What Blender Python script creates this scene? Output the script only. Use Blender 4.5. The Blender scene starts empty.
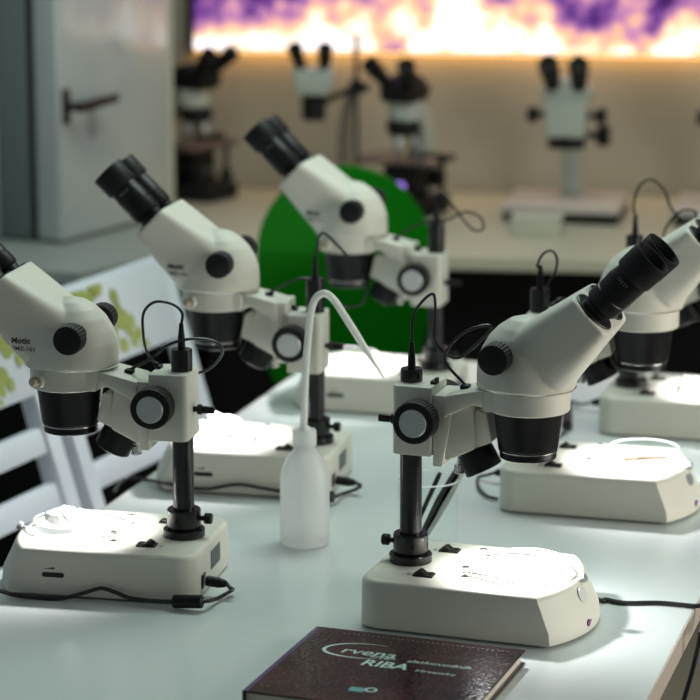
import bpy, bmesh, math, random
from mathutils import Vector, Matrix
from mathutils.bvhtree import BVHTree
random.seed(7)
PI = math.pi
SC = bpy.context.scene
COL = SC.collection
TOP = 0.75                      # table-top height; everything is laid out with the table top at z = 0 and lifted at the end

# ------------------------------------------------------------------ camera numbers
F_PX, PITCH, CAM_H = 2518.28, math.radians(12.3134), 0.90132
cP, sP = math.cos(PITCH), math.sin(PITCH)

def ray(u, v):
    a = (u - 350) / F_PX; b = (350 - v) / F_PX
    return Vector((a, cP + b * sP, -sP + b * cP))

def on_z(u, v, z=0.0):
    r = ray(u, v); t = (z - CAM_H) / r.z
    return Vector((r.x * t, r.y * t, z))

def at_y(u, v, Y):
    r = ray(u, v); t = Y / r.y
    return Vector((r.x * t, Y, r.z * t + CAM_H))

# ------------------------------------------------------------------ materials
def mat(name, color, rough=0.5, metal=0.0, spec=0.5, emit=None, estr=0.0, coat=0.0, bump=0.0, bscale=200.0, var=0.0, vscale=8.0):
    m = bpy.data.materials.new(name); m.use_nodes = True
    nt = m.node_tree; b = nt.nodes['Principled BSDF']
    b.inputs['Base Color'].default_value = (*color, 1)
    b.inputs['Roughness'].default_value = rough
    b.inputs['Metallic'].default_value = metal
    b.inputs['Specular IOR Level'].default_value = spec
    b.inputs['Coat Weight'].default_value = coat
    b.inputs['Coat Roughness'].default_value = 0.08
    if emit:
        b.inputs['Emission Color'].default_value = (*emit, 1)
        b.inputs['Emission Strength'].default_value = estr
    tc = nt.nodes.new('ShaderNodeTexCoord')
    if var > 0:
        n = nt.nodes.new('ShaderNodeTexNoise'); n.inputs['Scale'].default_value = vscale; n.inputs['Detail'].default_value = 4
        nt.links.new(tc.outputs['Object'], n.inputs['Vector'])
        mx = nt.nodes.new('ShaderNodeMix'); mx.data_type = 'RGBA'
        mx.inputs['A'].default_value = (*[c * (1 - var) for c in color], 1)
        mx.inputs['B'].default_value = (*[min(1, c * (1 + var)) for c in color], 1)
        nt.links.new(n.outputs['Fac'], mx.inputs['Factor'])
        nt.links.new(mx.outputs['Result'], b.inputs['Base Color'])
    if bump > 0:
        n = nt.nodes.new('ShaderNodeTexNoise'); n.inputs['Scale'].default_value = bscale
        nt.links.new(tc.outputs['Object'], n.inputs['Vector'])
        bp = nt.nodes.new('ShaderNodeBump'); bp.inputs['Strength'].default_value = bump; bp.inputs['Distance'].default_value = 0.002
        nt.links.new(n.outputs['Fac'], bp.inputs['Height']); nt.links.new(bp.outputs['Normal'], b.inputs['Normal'])
    return m

def thin_glass(name, tint=(0.985, 0.995, 0.992), refl=0.9):
    m = bpy.data.materials.new(name); m.use_nodes = True
    nt = m.node_tree; nt.nodes.clear()
    out = nt.nodes.new('ShaderNodeOutputMaterial')
    tr = nt.nodes.new('ShaderNodeBsdfTransparent'); tr.inputs['Color'].default_value = (*tint, 1)
    gl = nt.nodes.new('ShaderNodeBsdfGlossy'); gl.inputs['Roughness'].default_value = 0.04
    gl.inputs['Color'].default_value = (refl, refl, refl, 1)
    lw = nt.nodes.new('ShaderNodeLayerWeight'); lw.inputs['Blend'].default_value = 0.06
    mx = nt.nodes.new('ShaderNodeMixShader')
    ge = nt.nodes.new('ShaderNodeNewGeometry'); inv = nt.nodes.new('ShaderNodeMath'); inv.operation = 'SUBTRACT'; inv.inputs[0].default_value = 1.0
    nt.links.new(ge.outputs['Backfacing'], inv.inputs[1])
    mu = nt.nodes.new('ShaderNodeMath'); mu.operation = 'MULTIPLY'
    nt.links.new(lw.outputs['Fresnel'], mu.inputs[0]); nt.links.new(inv.outputs[0], mu.inputs[1])
    nt.links.new(mu.outputs[0], mx.inputs['Fac'])
    nt.links.new(tr.outputs[0], mx.inputs[1]); nt.links.new(gl.outputs[0], mx.inputs[2])
    nt.links.new(mx.outputs[0], out.inputs['Surface'])
    return m

def milky(name, color=(0.98, 0.98, 0.97), trans=0.62):
    m = bpy.data.materials.new(name); m.use_nodes = True
    nt = m.node_tree; nt.nodes.clear()
    out = nt.nodes.new('ShaderNodeOutputMaterial')
    d = nt.nodes.new('ShaderNodeBsdfDiffuse'); d.inputs['Color'].default_value = (*color, 1)
    t = nt.nodes.new('ShaderNodeBsdfTranslucent'); t.inputs['Color'].default_value = (*color, 1)
    tp = nt.nodes.new('ShaderNodeBsdfTransparent'); tp.inputs['Color'].default_value = (*color, 1)
    g = nt.nodes.new('ShaderNodeBsdfGlossy'); g.inputs['Roughness'].default_value = 0.25
    m1 = nt.nodes.new('ShaderNodeMixShader'); m1.inputs['Fac'].default_value = trans
    m2 = nt.nodes.new('ShaderNodeMixShader'); m2.inputs['Fac'].default_value = 0.15
    m3 = nt.nodes.new('ShaderNodeMixShader')
    lw = nt.nodes.new('ShaderNodeLayerWeight'); lw.inputs['Blend'].default_value = 0.2
    L = nt.links.new
    L(d.outputs[0], m1.inputs[1]); L(t.outputs[0], m1.inputs[2])
    L(m1.outputs[0], m2.inputs[1]); L(tp.outputs[0], m2.inputs[2])
    L(lw.outputs['Fresnel'], m3.inputs['Fac']); L(m2.outputs[0], m3.inputs[1]); L(g.outputs[0], m3.inputs[2])
    L(m3.outputs[0], out.inputs['Surface'])
    return m

M = {}
M['enamel'] = mat('beige_enamel', (0.63, 0.615, 0.535), 0.48, spec=0.4, bump=0.04, bscale=900)
M['black'] = mat('black_plastic', (0.006, 0.006, 0.0065), 0.36, spec=0.28)
M['blackmetal'] = mat('black_anodised_metal', (0.007, 0.007, 0.007), 0.24, spec=0.45)
M['rubber'] = mat('black_rubber', (0.006, 0.0065, 0.007), 0.5, spec=0.28)
M['cable'] = mat('black_cable_sheath', (0.010, 0.010, 0.012), 0.35)
M['chrome'] = mat('bright_metal', (0.78, 0.77, 0.74), 0.22, metal=1.0)
M['brushed'] = mat('brushed_grey_metal', (0.50, 0.52, 0.52), 0.36, metal=0.75)
M['brass'] = mat('worn_brass', (0.42, 0.36, 0.26), 0.35, metal=1.0)
M['lens'] = mat('coated_lens', (0.02, 0.03, 0.035), 0.06, spec=0.9)
M['lamp'] = mat('lit_lamp_lens', (0.9, 0.9, 0.9), 0.3, emit=(1, 0.98, 0.94), estr=6.0)
M['stage'] = mat('lit_stage_glass', (0.88, 0.88, 0.86), 0.25, emit=(1, 0.99, 0.96), estr=0.5)
M['ink'] = mat('printed_black_ink', (0.02, 0.02, 0.025), 0.5)
M['plate'] = mat('dark_rating_plate', (0.06, 0.075, 0.075), 0.4)
M['greyink'] = mat('grey_ink', (0.32, 0.32, 0.33), 0.5)
M['purple'] = mat('purple_print', (0.16, 0.03, 0.16), 0.5)
M['table'] = mat('glossy_pale_laminate', (0.62, 0.665, 0.65), 0.20, spec=0.5, var=0.03, vscale=3)
M['edge'] = mat('taupe_edge_band', (0.42, 0.37, 0.31), 0.45)
M['steel'] = mat('steel_tool', (0.42, 0.43, 0.42), 0.32, metal=0.9)
M['darksteel'] = mat('dark_steel', (0.03, 0.03, 0.032), 0.4, metal=0.3)
M['glass'] = thin_glass('clear_glass')
M['milky'] = milky('milky_plastic')
M['tube'] = milky('milky_tube', (0.9, 0.92, 0.88), 0.35)
M['chair'] = mat('white_painted_wood', (0.62, 0.65, 0.70), 0.42, var=0.03, vscale=15)
M['leaf'] = mat('leaf_print_green', (0.31, 0.35, 0.10), 0.5, var=0.35, vscale=40)
M['green'] = mat('green_shell', (0.001, 0.145, 0.001), 0.6, spec=0.12)
M['wall'] = mat('beige_wall_paint', (0.44, 0.39, 0.31), 0.85, bump=0.03, bscale=60)
M['wallblue'] = mat('pale_blue_wall_paint', (0.42, 0.47, 0.56), 0.8)
M['floor'] = mat('tan_floor', (0.22, 0.18, 0.14), 0.5, var=0.15, vscale=1.5)
M['counter'] = mat('beige_worktop', (0.52, 0.49, 0.38), 0.42, var=0.03, vscale=4)
M['bench'] = mat('grey_green_worktop', (0.34, 0.37, 0.34), 0.45)
M['void'] = mat('unlit_under_counter', (0.006, 0.006, 0.006), 0.8, spec=0.1)  # near-black colour stands for the lack of light under the worktops
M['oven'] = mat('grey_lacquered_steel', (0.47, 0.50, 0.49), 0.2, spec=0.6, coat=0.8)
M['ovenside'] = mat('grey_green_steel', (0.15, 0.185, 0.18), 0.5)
M['gasket'] = mat('black_gasket', (0.008, 0.008, 0.008), 0.7)
M['cabinet'] = mat('pale_blue_cabinet_paint', (0.36, 0.42, 0.52), 0.5)
M['handle'] = mat('dark_bronze_handle', (0.045, 0.028, 0.022), 0.35, metal=0.4)
M['bgpale'] = mat('pale_grey_microscope_paint', (0.48, 0.52, 0.46), 0.4)
M['bgblack'] = mat('black_microscope_paint', (0.008, 0.008, 0.008), 0.55, spec=0.25)
M['stageglaze'] = mat('glossy_dark_stage', (0.10, 0.065, 0.06), 0.15, spec=0.8)
M['violet'] = mat('violet_lamp_window', (0.3, 0.2, 0.6), 0.3, emit=(0.45, 0.25, 0.95), estr=0.9)
M['plateboard'] = mat('pinkish_white_plate', (0.56, 0.50, 0.46), 0.35)
M['card'] = mat('pale_green_card', (0.50, 0.52, 0.42), 0.6)
M['pages'] = mat('cream_pages', (0.60, 0.55, 0.46), 0.7, var=0.1, vscale=300)
M['bookink'] = mat('mint_silver_lettering', (0.50, 0.68, 0.62), 0.35)
M['bookink_dim'] = mat('dim_mint_lettering', (0.22, 0.32, 0.30), 0.4)
M['logoblue'] = mat('blue_green_stamp', (0.10, 0.28, 0.30), 0.4)
M['spine'] = mat('violet_sheen_hinge', (0.07, 0.045, 0.17), 0.22, coat=0.3)  # violet sheen along the book's hinge, put into the colour
M['specimen_white'] = mat('white_specimen', (0.85, 0.85, 0.83), 0.6, bump=0.3, bscale=80)
M['specimen_brown'] = mat('brown_shell', (0.26, 0.16, 0.09), 0.5, var=0.5, vscale=90)
M['amber'] = mat('amber_foot', (0.35, 0.16, 0.03), 0.4)

def book_cover():
    m = bpy.data.materials.new('maroon_scaly_gloss_cover'); m.use_nodes = True
    nt = m.node_tree; b = nt.nodes['Principled BSDF']; L = nt.links.new
    tc = nt.nodes.new('ShaderNodeTexCoord')
    vo = nt.nodes.new('ShaderNodeTexVoronoi'); vo.inputs['Scale'].default_value = 230
    no = nt.nodes.new('ShaderNodeTexNoise'); no.inputs['Scale'].default_value = 22; no.inputs['Detail'].default_value = 5
    L(tc.outputs['Object'], vo.inputs['Vector']); L(tc.outputs['Object'], no.inputs['Vector'])
    r = nt.nodes.new('ShaderNodeValToRGB')
    r.color_ramp.elements[0].position = 0.25; r.color_ramp.elements[0].color = (0.004, 0.002, 0.003, 1)
    r.color_ramp.elements[1].position = 0.75; r.color_ramp.elements[1].color = (0.06, 0.016, 0.018, 1)
    L(no.outputs['Fac'], r.inputs['Fac'])
    r2 = nt.nodes.new('ShaderNodeValToRGB')
    r2.color_ramp.elements[0].position = 0.08; r2.color_ramp.elements[0].color = (0.20, 0.24, 0.23, 1)
    r2.color_ramp.elements[1].position = 0.36; r2.color_ramp.elements[1].color = (0, 0, 0, 1)
    L(vo.outputs['Distance'], r2.inputs['Fac'])
    ad = nt.nodes.new('ShaderNodeMix'); ad.data_type = 'RGBA'; ad.blend_type = 'ADD'; ad.inputs['Factor'].default_value = 0.3  # mint glints of the scaly gloss put into the base colour
    L(r.outputs['Color'], ad.inputs['A']); L(r2.outputs['Color'], ad.inputs['B'])
    L(ad.outputs['Result'], b.inputs['Base Color'])
    b.inputs['Roughness'].default_value = 0.17
    b.inputs['Specular IOR Level'].default_value = 0.3
    b.inputs['Coat Weight'].default_value = 0.1
    bp = nt.nodes.new('ShaderNodeBump'); bp.inputs['Strength'].default_value = 0.25; bp.inputs['Distance'].default_value = 0.001
    L(vo.outputs['Distance'], bp.inputs['Height']); L(bp.outputs['Normal'], b.inputs['Normal'])
    return m
M['book'] = book_cover()

def poster_mat():
    m = bpy.data.materials.new('backlit_city_lights_print'); m.use_nodes = True
    nt = m.node_tree; nt.nodes.clear(); L = nt.links.new
    N = nt.nodes.new
    out = N('ShaderNodeOutputMaterial'); em = N('ShaderNodeEmission')
    tc = N('ShaderNodeTexCoord'); sp = N('ShaderNodeSeparateXYZ'); L(tc.outputs['Object'], sp.inputs[0])
    n1 = N('ShaderNodeTexNoise'); n1.inputs['Scale'].default_value = 5.0; n1.inputs['Detail'].default_value = 3; n1.inputs['Roughness'].default_value = 0.6
    L(tc.outputs['Object'], n1.inputs['Vector'])
    n2 = N('ShaderNodeTexNoise'); n2.inputs['Scale'].default_value = 16.0; n2.inputs['Detail'].default_value = 3
    L(tc.outputs['Object'], n2.inputs['Vector'])
    vo = N('ShaderNodeTexVoronoi'); vo.inputs['Scale'].default_value = 26.0
    L(tc.outputs['Object'], vo.inputs['Vector'])
    def math_(op, a, b):
        x = N('ShaderNodeMath'); x.operation = op
        for i, q in enumerate((a, b)):
            if isinstance(q, (int, float)): x.inputs[i].default_value = q
            else: L(q, x.inputs[i])
        return x.outputs[0]
    # height above the lower edge of the panel (the object's own z), in panel heights
    t = math_('DIVIDE', sp.outputs['Z'], 0.125)
    wob = math_('MULTIPLY', math_('SUBTRACT', n1.outputs['Fac'], 0.5), 1.9)
    wob2 = math_('MULTIPLY', math_('SUBTRACT', n2.outputs['Fac'], 0.5), 1.1)
    # the left quarter of the print is a dusky violet sky
    left = N('ShaderNodeMapRange'); left.inputs['From Min'].default_value = 0.50; left.inputs['From Max'].default_value = 0.10
    left.inputs['To Min'].default_value = 0.0; left.inputs['To Max'].default_value = 0.20
    L(sp.outputs['X'], left.inputs['Value'])
    v = math_('SUBTRACT', math_('ADD', math_('SUBTRACT', 0.86, math_('MULTIPLY', t, 0.40)), math_('ADD', wob, wob2)), left.outputs[0])
    v = math_('ADD', v, math_('MULTIPLY', math_('LESS_THAN', vo.outputs['Distance'], 0.16), 0.12))
    r = N('ShaderNodeValToRGB'); cr = r.color_ramp
    cr.elements[0].position = 0.05; cr.elements[0].color = (0.06, 0.018, 0.14, 1)
    cr.elements[1].position = 1.0; cr.elements[1].color = (1.0, 0.93, 0.96, 1)
    for p, c in ((0.26, (0.22, 0.07, 0.37, 1)), (0.43, (0.62, 0.26, 0.50, 1)), (0.56, (1.0, 0.52, 0.30, 1)), (0.70, (1.0, 0.76, 0.50, 1)), (0.85, (1.0, 0.90, 0.86, 1))):
        e = cr.elements.new(p); e.color = c
    L(v, r.inputs['Fac'])
    L(r.outputs['Color'], em.inputs['Color'])
    st = N('ShaderNodeMapRange'); st.inputs['From Min'].default_value = 0.3; st.inputs['From Max'].default_value = 1.0
    st.inputs['To Min'].default_value = 0.85; st.inputs['To Max'].default_value = 1.9
    L(v, st.inputs['Value']); L(st.outputs[0], em.inputs['Strength'])
    L(em.outputs[0], out.inputs['Surface'])
    return m
M['poster'] = poster_mat()
M['edgeglow'] = mat('amber_edge_glow', (0.8, 0.5, 0.2), 0.4, emit=(1.0, 0.55, 0.18), estr=6.0)

# ------------------------------------------------------------------ mesh helpers
def frame(axis):
    a = Vector(axis).normalized()
    h = Vector((0, 0, 1)) if abs(a.z) < 0.9 else Vector((1, 0, 0))
    u = h.cross(a).normalized(); w = a.cross(u)
    return u, w, a

def skin_rings(bm, rings, closed=False, cap=True):
    vs = [[bm.verts.new(p) for p in r] for r in rings]
    n = len(vs[0])
    m = len(vs)
    for i in range(m if closed else m - 1):
        a, b = vs[i], vs[(i + 1) % m]
        for j in range(n):
            k = (j + 1) % n
            bm.faces.new((a[j], a[k], b[k], b[j]))
    if cap and not closed:
        bm.faces.new(list(reversed(vs[0]))); bm.faces.new(vs[-1])

def lathe(bm, prof, o=(0, 0, 0), axis=(0, 0, 1), seg=40, teeth=0, depth=0.0, t_from=0.0, t_to=1e9, loop=False):
    """prof = [(radius, distance along axis)]; teeth give a knurled rim between t_from and t_to"""
    u, w, a = frame(axis); o = Vector(o)
    n = teeth * 4 if teeth else seg
    rings = []
    for r, t in prof:
        r = max(r, 1e-5)
        ring = []
        for j in range(n):
            th = 2 * PI * j / n
            rr = r
            if teeth and t_from <= t <= t_to:
                rr = r - depth * (1 if (j % 4) in (0, 1) else 0)
            ring.append(o + a * t + (u * math.cos(th) + w * math.sin(th)) * rr)
        rings.append(ring)
    skin_rings(bm, rings, closed=loop)

def cyl(bm, p0, p1, r0, r1=None, seg=32):
    p0, p1 = Vector(p0), Vector(p1)
    lathe(bm, [(r0, 0), (r1 if r1 is not None else r0, (p1 - p0).length)], p0, p1 - p0, seg)

def box(bm, lo, hi, bev=0.0, seg=2, mtx=None):
    b2 = bmesh.new()
    bmesh.ops.create_cube(b2, size=1)
    for v in b2.verts:
        v.co = Vector(((v.co.x + .5) * (hi[0] - lo[0]) + lo[0], (v.co.y + .5) * (hi[1] - lo[1]) + lo[1], (v.co.z + .5) * (hi[2] - lo[2]) + lo[2]))
    if bev > 0: bmesh.ops.bevel(b2, geom=b2.edges[:], offset=bev, segments=seg, affect='EDGES', profile=0.5)
    if mtx: b2.transform(mtx)
    merge(bm, b2)

def merge(bm, b2):
    me = bpy.data.meshes.new('tmp'); b2.to_mesh(me); b2.free()
    bm.from_mesh(me); bpy.data.meshes.remove(me)

def prism(bm, poly, lo, hi, plane='xz', bev=0.0, seg=2, mtx=None):
    """polygon in the named plane, extruded along the third axis"""
    b2 = bmesh.new()
    def P(a, b, c):
        return {'xz': (a, c, b), 'xy': (a, b, c), 'yz': (c, a, b)}[plane]
    r0 = [b2.verts.new(P(a, b, lo)) for a, b in poly]
    r1 = [b2.verts.new(P(a, b, hi)) for a, b in poly]
    n = len(poly)
    for i in range(n):
        b2.faces.new((r0[i], r0[(i + 1) % n], r1[(i + 1) % n], r1[i]))
    b2.faces.new(list(reversed(r0))); b2.faces.new(r1)
    bmesh.ops.recalc_face_normals(b2, faces=b2.faces[:])
    if bev > 0:
        bmesh.ops.bevel(b2, geom=[e for e in b2.edges if e.calc_face_angle(0) > 0.3], offset=bev, segments=seg, affect='EDGES', profile=0.5)
    if mtx: b2.transform(mtx)
    merge(bm, b2)

def catmull(pts, sub=8):
    P = [Vector(p) for p in pts]
    P = [P[0] * 2 - P[1]] + P + [P[-1] * 2 - P[-2]]
    out = []
    for i in range(1, len(P) - 2):
        a, b, c, d = P[i - 1:i + 3]
        for k in range(sub):
            t = k / sub
            out.append(0.5 * ((2 * b) + (c - a) * t + (2 * a - 5 * b + 4 * c - d) * t * t + (3 * b - a - 3 * c + d) * t ** 3))
    out.append(P[-2])
    return out

def tube(bm, pts, r, sub=8, seg=10, smooth=True):
    path = catmull(pts, sub) if smooth else [Vector(p) for p in pts]
    n = len(path)
    rad = r if callable(r) else (lambda t: r)
    T = [(path[min(i + 1, n - 1)] - path[max(i - 1, 0)]).normalized() for i in range(n)]
    u = frame(T[0])[0]
    rings = []
    for i in range(n):
        u = (u - T[i] * u.dot(T[i])).normalized(); w = T[i].cross(u)
        q = rad(i / (n - 1))
        rings.append([path[i] + (u * math.cos(2 * PI * j / seg) + w * math.sin(2 * PI * j / seg)) * q for j in range(seg)])
    skin_rings(bm, rings)

def to_mesh(name, bm, material, sharp=32):
    bmesh.ops.recalc_face_normals(bm, faces=bm.faces[:])
    me = bpy.data.meshes.new(name); bm.to_mesh(me); bm.free()
    for p in me.polygons: p.use_smooth = True
    me.set_sharp_from_angle(angle=math.radians(sharp))
    me.materials.append(material)
    return me

def link(name, me, parent=None, loc=(0, 0, 0), rot=(0, 0, 0)):
    o = bpy.data.objects.new(name, me); COL.objects.link(o)
    o.location = loc; o.rotation_euler = rot
    if parent: o.parent = parent
    return o

def obj(name, bm, material, parent=None, loc=(0, 0, 0), rot=(0, 0, 0), sharp=32):
    return link(name, to_mesh(name, bm, material, sharp), parent, loc, rot)

def thing(name, label, cat, loc=(0, 0, 0), rz=0.0, group=None):
    o = bpy.data.objects.new(name, None); COL.objects.link(o)
    o.empty_display_size = 0.02
    o.location = loc; o.rotation_euler = (0, 0, rz)
    return tag(o, label, cat, group)

def tag(o, label, cat, group=None):
    o['label'] = label; o['category'] = cat
    if group: o['group'] = group
    return o

def struct(o):
    o['kind'] = 'structure'; return o

def B(): return bmesh.new()

def text_mesh(txt, size, shear=0.0, bold=0.0, align='LEFT', thick=0.0):
    cu = bpy.data.curves.new('lettering', 'FONT'); cu.body = txt; cu.size = size; cu.shear = shear; cu.offset = bold
    cu.align_x = align; cu.extrude = thick; cu.resolution_u = 4
    ob = bpy.data.objects.new('lettering', cu); COL.objects.link(ob)
    dg = bpy.context.evaluated_depsgraph_get(); dg.update()
    me = bpy.data.meshes.new_from_object(ob.evaluated_get(dg))
    bpy.data.objects.remove(ob); bpy.data.curves.remove(cu)
    return me

# ------------------------------------------------------------------ the stereo microscope
SCOPES = {  # x, y, yaw, height of focus block, focus drop
    'A': (-.1950, 2.8486, 168.58, .1769, .0111), 'B': (-.0462, 3.2914, 167.74, .1565, -.0142), 'C': (.1299, 3.7370, 164.10, .1578, -.0102),
    'D': (.0689, 2.7482, -19.18, .1880, .0096), 'E': (.2474, 3.2205, -15.90, .1717, -.0005), 'F': (.4160, 3.6274, -15.91, .1656, 0.0)}
H = 0.0566        # top of the illuminated base
EX = 0.136        # optical axis, distance from the pillar
POST_TOP = 0.282
HB = 0.0925       # underside of the optical head above the focusing arm's datum

def loc_of(s, u, v, y=0.0):
    """point on the vertical plane y = const of microscope s that lies along pixel (u, v), in that microscope's own frame"""
    X, Y, yaw = SCOPES[s][:3]; yaw = math.radians(yaw)
    e = Vector((math.cos(yaw), math.sin(yaw), 0)); n = Vector((-math.sin(yaw), math.cos(yaw), 0)); O = Vector((X, Y, 0))
    r = ray(u, v); t = (y + n.dot(O)) / (n.x * r.x + n.y * r.y)
    P = r * t + Vector((0, 0, CAM_H))
    return Vector((e.dot(P - O), y, P.z))

def to_local(s, P):
    X, Y, yaw = SCOPES[s][:3]; yaw = math.radians(yaw)
    d = P - Vector((X, Y, 0)); c, q = math.cos(yaw), math.sin(yaw)
    return Vector((d.x * c + d.y * q, -d.x * q + d.y * c, d.z))

def base_outline(w, nx, tip, rear=-.0350, rc=.024, nn=14):
    pts = []
    for k in range(7):                                       # rear corner, y-
        a = PI + (PI / 2) * k / 6
        pts.append((rear + rc + rc * math.cos(a), -w + rc + rc * math.sin(a)))
    s = tip - nx; R = (w * w + s * s) / (2 * s); cx = tip - R; a0 = math.asin(w / R)
    for k in range(nn + 1):
        a = -a0 + 2 * a0 * k / nn
        pts.append((cx + R * math.cos(a), R * math.sin(a)))
    for k in range(7):
        a = PI / 2 + (PI / 2) * k / 6
        pts.append((rear + rc + rc * math.cos(a), w - rc + rc * math.sin(a)))
    return pts

def make_base():
    bm = B()
    lv = [(.0022, .0885, .1850, .2145), (.0040, .0905, .1878, .2175), (.018, .0902, .1862, .2162), (.0205, .0899, .1850, .2149), (.050, .0880, .1735, .2005), (H, .0874, .1712, .1978)]
    rings = [[Vector((x, y, z)) for x, y in base_outline(w, nx, tip)] for z, w, nx, tip in lv]
    skin_rings(bm, rings)
    bmesh.ops.recalc_face_normals(bm, faces=bm.faces[:])
    top = [e for e in bm.edges if all(abs(v.co.z - H) < 1e-6 for v in e.verts)]
    bmesh.ops.bevel(bm, geom=top, offset=.0055, segments=4, affect='EDGES', profile=0.5)
    return to_mesh('base', bm, M['enamel'], 28)

def make_head():
    bm = B()
    prof = [(.0535, 0), (.0552, .003), (.0552, .012), (.0545, .028), (.0500, .0415), (.0420, .0560), (.0315, .0670), (.019, .0755), (.006, .0790)]
    rings = []
    for r, z in prof:
        ry = r * .97
        rings.append([Vector((EX - .003 + r * math.cos(2 * PI * j / 48), ry * math.sin(2 * PI * j / 48), z)) for j in range(48)])
    skin_rings(bm, rings)
    # the inclined binocular body: straight upper and lower lines from the turret to the eyepiece face
    rings = []
    for f in (0, .25, .5, .75, 1):
        top = Vector((-.016, 0, .0640)).lerp(Vector((.0590, 0, .1122)), f); bot = Vector((.047, 0, .0015)).lerp(Vector((.0990, 0, .0720)), f)
        c = (top + bot) / 2; nn = (top - bot) / 2; w = .0470 + .0075 * f; e = 2 / (3.0 + 3.4 * f)
        ring = []
        for j in range(48):
            a = 2 * PI * j / 48
            ca, sa = math.cos(a), math.sin(a)
            ring.append(Vector((EX, 0, 0)) + c + nn * math.copysign(abs(sa) ** e, sa) + Vector((0, w * math.copysign(abs(ca) ** e, ca), 0)))
        rings.append(ring)
    skin_rings(bm, rings)
    bmesh.ops.recalc_face_normals(bm, faces=bm.faces[:])
    bm.faces.ensure_lookup_table()
    bmesh.ops.triangulate(bm, faces=bm.faces[:])
    me = bpy.data.meshes.new('optical_head'); bm.to_mesh(me); bm.free()
    ob = bpy.data.objects.new('tmp_head', me); COL.objects.link(ob)
    rm = ob.modifiers.new('r', 'REMESH'); rm.mode = 'VOXEL'; rm.voxel_size = .0016
    sm = ob.modifiers.new('s', 'SMOOTH'); sm.iterations = 10; sm.factor = .5
    dg = bpy.context.evaluated_depsgraph_get(); dg.update()
    out = bpy.data.meshes.new_from_object(ob.evaluated_get(dg))
    bpy.data.objects.remove(ob)
    out.name = 'optical_head'
    for p in out.polygons: p.use_smooth = True
    out.materials.clear(); out.materials.append(M['enamel'])
    return out

def project_text(head_bvh, txt, size, xz, bold, shear):
    me = text_mesh(txt, size, shear, bold)
    bm = bmesh.new(); bm.from_mesh(me)
    bmesh.ops.triangulate(bm, faces=bm.faces[:])
    bmesh.ops.subdivide_edges(bm, edges=bm.edges[:], cuts=1)
    for v in bm.verts:
        x = xz[0] - v.co.x; z = xz[1] + v.co.y
        hit = head_bvh.ray_cast(Vector((x, .2, z)), Vector((0, -1, 0)))[0]
        v.co = Vector((x, (hit.y if hit else .05) + .0005, z))
    return bm

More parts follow.
